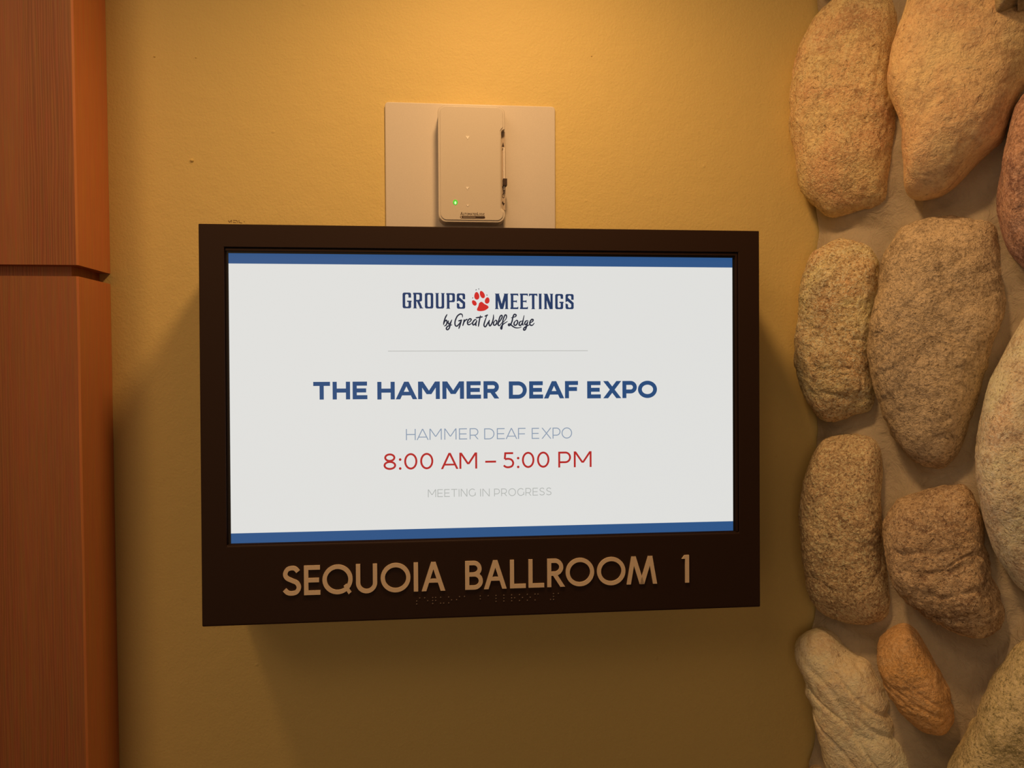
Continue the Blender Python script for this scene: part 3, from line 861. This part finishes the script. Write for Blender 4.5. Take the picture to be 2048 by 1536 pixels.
def ell(cx, cy, rx, ry, rot, n=26, egg=0.0):
    P = []
    for k in range(n):
        a = 2 * math.pi * k / n; x = rx * math.cos(a) * (1 + egg * math.sin(a)); y = ry * math.sin(a)
        c, s = math.cos(math.radians(rot)), math.sin(math.radians(rot))
        P.append(pp(cx + c * x - s * y, cy + s * x + c * y, 800, 570, 10.24))
    return P


paw = [ell(1572, 222, 52, 79, -4, egg=.16), ell(1684, 196, 46, 80, -24, egg=.12), ell(1520, 367, 42, 62, -34, egg=.1), ell(1786, 318, 48, 66, 12, egg=.1)]
pad = closed_spline([(1660, 346), (1622, 372), (1603, 435), (1576, 495), (1590, 527), (1655, 536), (1735, 522), (1800, 480), (1814, 450), (1785, 418), (1722, 384), (1692, 354)], 48)
paw.append([pp(x, y, 800, 570, 10.24) for x, y in pad])
flat('paw_emblem', paw, M_PAW, screen, SO, label='red paw print emblem')
flat('claw_mark', [ell(1558, 100, 8, 13, 25), ell(1613, 82, 8, 12, -25), ell(1780, 207, 8, 13, -20), ell(1490, 265, 8, 13, 20)], M_SCRIPT, screen, SO, label='tiny dark claw marks')

SCR = [
 [(238,180),(205,240),(178,320),(166,392)], [(170,375),(195,312),(224,298),(234,340),(216,392),(176,413)],
 [(266,300),(256,345),(275,374),(305,340),(330,285)], [(330,285),(302,370),(278,450),(245,482),(220,462),(242,420),(290,398),(336,386)],
 [(536,242),(532,192),(492,176),(432,222),(392,320),(394,392),(428,412),(476,362),(512,296)], [(518,288),(492,378),(462,466)], [(452,312),(530,292)],
 [(572,278),(560,340),(540,410)], [(552,355),(590,300),(636,277)],
 [(648,348),(690,316),(706,280),(674,270),(636,320),(640,376),(680,380),(726,345)],
 [(812,292),(778,288),(738,338),(740,386),(776,374),(818,300)], [(818,298),(796,368),(802,412)],
 [(887,200),(862,320),(845,426)], [(792,252),(934,230)],
 [(968,222),(1034,192)], [(1014,200),(968,330),(955,398),(984,424),(1030,352),(1066,288)], [(1066,288),(1052,360),(1072,408),(1112,352),(1138,262),(1140,186)],
 [(1180,298),(1146,338),(1144,388),(1180,388),(1208,334),(1192,298),(1172,300)],
 [(1206,380),(1262,320),(1308,240),(1302,202),(1270,224),(1240,320),(1234,390),(1264,398),(1302,342)],
 [(1330,340),(1388,262),(1392,204),(1362,202),(1326,300),(1312,400),(1300,468),(1282,448),(1312,392),(1362,352),(1416,320)],
 [(1484,252),(1530,240),(1574,222),(1580,194),(1545,184),(1518,240),(1502,320),(1470,388),(1438,402),(1434,376),(1466,372),(1512,412),(1572,444),(1640,444),(1688,426)],
 [(1588,298),(1548,338),(1544,388),(1580,392),(1612,342),(1602,300),(1578,300)],
 [(1700,312),(1656,330),(1640,384),(1668,398),(1706,342),(1738,200)], [(1724,280),(1706,350),(1722,402)],
 [(1806,296),(1762,326),(1750,374),(1780,380),(1814,312)], [(1816,300),(1792,400),(1760,480),(1730,486),(1736,450),(1790,412),(1852,380)],
 [(1852,352),(1900,322),(1914,288),(1882,284),(1850,340),(1858,390),(1900,394),(1938,350)]]
polys = []
for P in SCR:
    for q in stroke(P, 27, 6, True): polys.append([pp(x, y, 870, 610, 9.752) for x, y in q])
flat('script_text', polys, M_SCRIPT, screen, SO, label='dark brush script line')

# raised tan letters, each a piece of its own
LET = [('S', 564.3, 602.5), ('E', 607.9, 640.6), ('Q', 644.8, 705.2), ('U', 711.9, 754.3), ('O', 761.3, 820.9), ('I', 827.4, 836.2), ('A', 843.2, 890.4),
       ('B', 930.3, 965.8), ('A', 967.9, 1013.4), ('L', 1020, 1051.6), ('L', 1057, 1088.4), ('R', 1094.5, 1130.2), ('O', 1131.5, 1188.4), ('O', 1194.1, 1251), ('M', 1253.6, 1314.2), ('1', 1364, 1378.4)]
LT = 0.0016
z_top = loc2(1371, 1110.4, LT)[1]; z_bot = loc2(1371, 1165.4, LT)[1]
z_t2 = loc2(624, 1131.2, LT)[1]; z_b2 = loc2(624, 1190, LT)[1]
for ch, x0, x1 in LET:
    fr = (x0 - 600) / 770
    zb_ = z_b2 + (z_bot - z_b2) * fr; zt_ = z_t2 + (z_top - z_t2) * fr; h = zt_ - zb_
    ym = 1190 - (x0 - 624) * (1190 - 1165.4) / 747 - 28
    xa = loc2(x0, ym, LT)[0]; xb = loc2(x1, ym, LT)[0]
    wd = (xb - xa) / h
    polys = [[(xa + p[0] * h, zb_ + p[1] * h) for p in poly] for poly in glyph(ch, wd, .145, True)]
    flat('letter', polys, M_LETTER, sign, 0.0, LT)
# braille row under the letters
BR = {'s': (2, 3, 4), 'e': (1, 5), 'q': (1, 2, 3, 4, 5), 'u': (1, 3, 6), 'o': (1, 3, 5), 'i': (2, 4), 'a': (1,), 'b': (1, 2), 'l': (1, 2, 3), 'r': (1, 2, 3, 5), 'm': (1, 3, 4), '#': (3, 4, 5, 6), ' ': ()}
xa, za = loc2(833.5, 1204); xb, zb2 = loc2(1121, 1192)
txt = 'sequoia ballroom #a'; pitch = (xb - xa) / 18.0
za2 = (za + zb2) / 2
vv3, ff3 = [], []
for i, ch in enumerate(txt):
    for d in BR[ch]:
        col = 0 if d <= 3 else 1; rw = (d - 1) % 3
        x = xa + i * pitch * .985 + col * .0031; z = za2 + .0033 - rw * .0031
        k = len(vv3)
        for jj, (rad_, up) in enumerate(((.00085, 0), (.0007, .0004), (.0003, .0007))):
            for t in range(8):
                vv3.append(S2(x + rad_ * math.cos(t * math.pi / 4), z + rad_ * math.sin(t * math.pi / 4), up))
        for jj in range(2):
            for t in range(8):
                ff3.append((k + jj * 8 + t, k + jj * 8 + (t + 1) % 8, k + jj * 8 + 8 + (t + 1) % 8, k + jj * 8 + 8 + t))
        ff3.append(tuple(k + 16 + t for t in range(8)))
o = mesh('braille_dots', vv3, ff3, M_DOT, sign, origin=S2(.03, za2), smooth=True); o['kind'] = 'stuff'; o['label'] = 'row of small raised braille dots'

# ------------------------------------------------------------------ the room sensor on its wall plate
PY = -0.004
sens = root('thermostat', tuple(hit(940, 455, PW, NW)), 'cream white wall thermostat with a green light on a wide white plate above the sign', 'thermostat')


def W(px, py, y): p = hit(px, py, Vector((0, y, 0)), NW); return p.x, p.z


def rrect(x0, x1, z0, z1, r, n=8):
    P = []
    for (cx, cz, a) in ((x1 - r, z1 - r, 0), (x0 + r, z1 - r, 90), (x0 + r, z0 + r, 180), (x1 - r, z0 + r, 270)):
        for k in range(n + 1):
            t = math.radians(a + 90 * k / n); P.append((cx + r * math.cos(t), cz + r * math.sin(t)))
    return P


def prism(name, P, y0, y1, mat, parent, bev=0.0, label=None, seg=3, taper=0.0):
    """outline P (x, z) from y0 (back) to y1 (front)"""
    n = len(P); cx = sum(p[0] for p in P) / n; cz = sum(p[1] for p in P) / n
    v = [(x, y0, z) for x, z in P] + [(cx + (x - cx) * (1 - taper), y1, cz + (z - cz) * (1 - taper)) for x, z in P]
    f = [tuple(range(n - 1, -1, -1))[::-1], tuple(n + i for i in range(n))[::-1]] + [(i, n + i, n + (i + 1) % n, (i + 1) % n) for i in range(n)]
    o = mesh(name, v, f, mat, parent, origin=(cx, (y0 + y1) / 2, cz))
    bm_fix(o)
    if bev: bevel(o, bev, seg)
    if label: o['label'] = label
    return o


import bmesh
def bm_fix(o):
    bm = bmesh.new(); bm.from_mesh(o.data); bmesh.ops.recalc_face_normals(bm, faces=bm.faces); bm.to_mesh(o.data); bm.free()


x0, z1 = W(769.5, 203, PY); x1, _ = W(1110.5, 213, PY); z1b = W(1110, 213, PY)[1]; z1 = (z1 + z1b) / 2
prism('wall_plate', rrect(x0, x1, .1805, z1, .0045), -0.0002, PY, M_PLATE, sens, 0.0012, label='wide plain white plate')
YH = -0.027
x0, z1 = W(875.4, 207.5, YH); x1, z0 = W(1010.6, 447, YH)
z0 += .0008
r = .0092
# rear shell, full outline
YB = -0.0195
prism('housing', rrect(x0, x1, z0, z1, r, 10), -0.0042, YB, M_PLAST2, sens, 0.0008, taper=-.0)
# front cover with a notch along its right edge for the slider
na = W(1002.5, 262, YH); nb = W(1002.5, 418, YH)
full = rrect(x0, x1, z0, z1, r, 10)
P = []
# top-right corner first (list starts at right side, going up), notch inserted between the bottom-right and top-right corners
P = full[:] + [(x1, nb[1] - .0035), (x1 - .0012, nb[1] - .002), (na[0] + .0003, nb[1] + .0005), (na[0], nb[1] + .002), (na[0], na[1] - .001), (na[0] + .0007, na[1] + .0005), (x1 - .001, na[1] + .0016), (x1, na[1] + .002)]
prism('front_cover', P, YB + .0002, YH, M_PLAST, sens, 0.0009)
# raised face inside a fine groove
g1 = .0024
fx1 = na[0] - .0012
Pf = rrect(x0 + g1, x1 - g1, z0 + g1, z1 - g1, r - .0018, 10)
Pf = Pf + [(x1 - g1, nb[1] - .004), (fx1 + .001, nb[1] - .0015), (fx1, nb[1]), (fx1, na[1]), (fx1 + .001, na[1] + .0018), (x1 - g1, na[1] + .004)]
prism('face_panel', Pf, YH + .001, YH - .0009, M_PLAST, sens, 0.0006)
# slider rail and knob, marks printed on the recessed strip
sx = (na[0] + x1) / 2
prism('slider_rail', [(sx + .0006, nb[1] + .023), (sx + .0019, nb[1] + .023), (sx + .0019, na[1] - .018), (sx + .0006, na[1] - .018)], YB + .001, YB - .004, M_PALE, sens, 0.0003, label='slim pale slider rail')
k1 = W(1008, 357, -.026); k2 = W(1014, 371, -.026)
prism('slider_knob', [(k1[0] - .0012, k2[1]), (k2[0] + .0002, k2[1]), (k2[0] + .0002, k1[1] - .0), (k1[0] - .0012, k1[1])], YB + .001, -.0268, M_DARKP, sens, 0.0004, label='dark brown slider knob')


def decal(name, polys, y, mat, label, thick=.0002):
    v, f = [], []
    for P in polys:
        n = len(P); k = len(v)
        v += [(x, y - thick, z) for x, z in P] + [(x, y, z) for x, z in P]
        f.append(tuple(range(k, k + n)))
        for i in range(n): f.append((k + i, k + (i + 1) % n, k + n + (i + 1) % n, k + n + i))
    o = mesh(name, v, f, mat, sens, origin=v[0]); bm_fix(o); o['label'] = label
    return o


def WP(pts, y): return [W(px, py, y) for px, py in pts]


ys = YB - .0001
decal('slot_floor', [WP([(1002.6, 264), (1010.2, 264), (1010.8, 420), (1002.6, 420)], YB)], YB, M_SLOT, 'recessed tan slot floor')
decal('warm_mark', [WP([(1003.6, 293.5), (1008.2, 293.5), (1006.2, 284)], ys)], ys - .0002, M_DARKP, 'small dark upward arrow')
decal('warm_tick', [WP([(1004, 302), (1005, 296.5), (1007, 296.5)], ys)], ys - .0002, M_DARKP, 'small dark tick')
decal('cool_mark', [WP([(1004, 373), (1008.8, 373), (1006.6, 382)], ys)], ys - .0002, M_DARKP, 'small dark downward arrow')
cx_, cz_ = W(1006.5, 391.5, ys); k_ = .00055
decal('power_symbol', arc(cx_, cz_, .0015, .0026, 70, 400, .0005, n=22), ys - .0002, M_DARKP, 'dark oval power symbol')
decal('power_tick', [[(cx_ - .0002, cz_), (cx_ + .0003, cz_), (cx_ + .0006, cz_ + .0026), (cx_ + .0001, cz_ + .0026)]], ys - .0002, M_DARKP, 'dark tick in the power symbol')
decal('droplet_mark', [WP([(1003.6, 406), (1007, 411.5), (1009.4, 406.5), (1007, 406), (1005.5, 402)], ys)], ys - .0002, M_DARKP, 'small dark droplet mark')
YQ = YH - .0009
for (px, py, s) in ((935.2, 275.5, .0021), (934.8, 376.8, .0018), (935.4, 411.6, .0013)):
    c = Vector((W(px, py, YQ)[0], YQ, W(px, py, YQ)[1]))
    v = []
    decal('moulded_mark', [[(c.x - s, c.z + s * .7), (c.x - s * .5, c.z + s), (c.x, c.z + s * .6), (c.x + s * .5, c.z + s), (c.x + s, c.z + s * .7), (c.x, c.z - s)]], YQ, M_PALE, 'tiny pale moulded mark', .0004)
# green indicator
cx_, cz_ = W(910.6, 404.6, YQ)
n = 24
Pr = [(cx_ + .0027 * math.cos(2 * math.pi * i / n), cz_ + .0030 * math.sin(2 * math.pi * i / n)) for i in range(n)]
led = decal('indicator_light', [Pr], YQ, glow('lit_green_ring', (0.10, 0.62, 0.03), 1.0), 'glowing green indicator light', .0003)
Pc = [(cx_ + .0001 + .0012 * math.cos(2 * math.pi * i / n), cz_ - .0006 + .0017 * math.sin(2 * math.pi * i / n)) for i in range(n)]
decal('indicator_core', [Pc], YQ - .0003, glow('lit_green_core', (0.62, 1.0, 0.42), 1.1), 'bright pale green centre of the light', .0003)
# maker's lettering and bar
def small_word(txt, px0, px1, top, bot, bot1):
    xa, zt_ = W(px0, top, YQ); xb, _ = W(px1, top, YQ); zb_ = W(px0, bot, YQ)[1]
    h = zt_ - zb_
    adv = []; x = 0
    for i, ch in enumerate(txt):
        k = 1.0 if (i == 0 or ch == 'l') else .74
        c_ = ch.upper(); wd = (WID[c_] if c_ != 'I' else .14) * k
        adv.append((c_, x, wd, k)); x += wd + .10
    x -= .10; kx = (xb - xa) / x; polys = []
    for c_, x0_, wd, k in adv:
        for poly in glyph(c_, wd * kx / (h * k), .15):
            polys.append([(xa + x0_ * kx + p[0] * h * k, zb_ + p[1] * h * k) for p in poly])
    return polys


decal('maker_text', small_word('AUTOMATEDlOGIC', 920.8, 969.6, 424, 430.2, 430.2), YQ, M_DARKP, 'tiny dark maker lettering', .00012)
xa, zt_ = W(920.2, 431.6, YQ); xb, zb_ = W(970, 437.4, YQ)
decal('maker_bar', [rrect(xa, xb, zb_, zt_, (zt_ - zb_) * .45, 5)], YQ, M_DARKP, 'small dark rounded bar', .00015)
xa, zt_ = W(926, 433.8, YQ); xb, zb_ = W(951, 435.1, YQ)
decal('maker_bar_line', [[(xa, zb_), (xb, zb_), (xb, zt_), (xa, zt_)]], YQ - .00015, M_SLOT, 'fine pale line on the bar', .0001)
xa, zt_ = W(922.7, 434.3, YQ)
decal('maker_bar_dot', [[(xa + .0009 * math.cos(t * .6283), zt_ + .0011 * math.sin(t * .6283)) for t in range(10)]], YQ - .00015, M_SLOT, 'tiny pale dot on the bar', .0001)
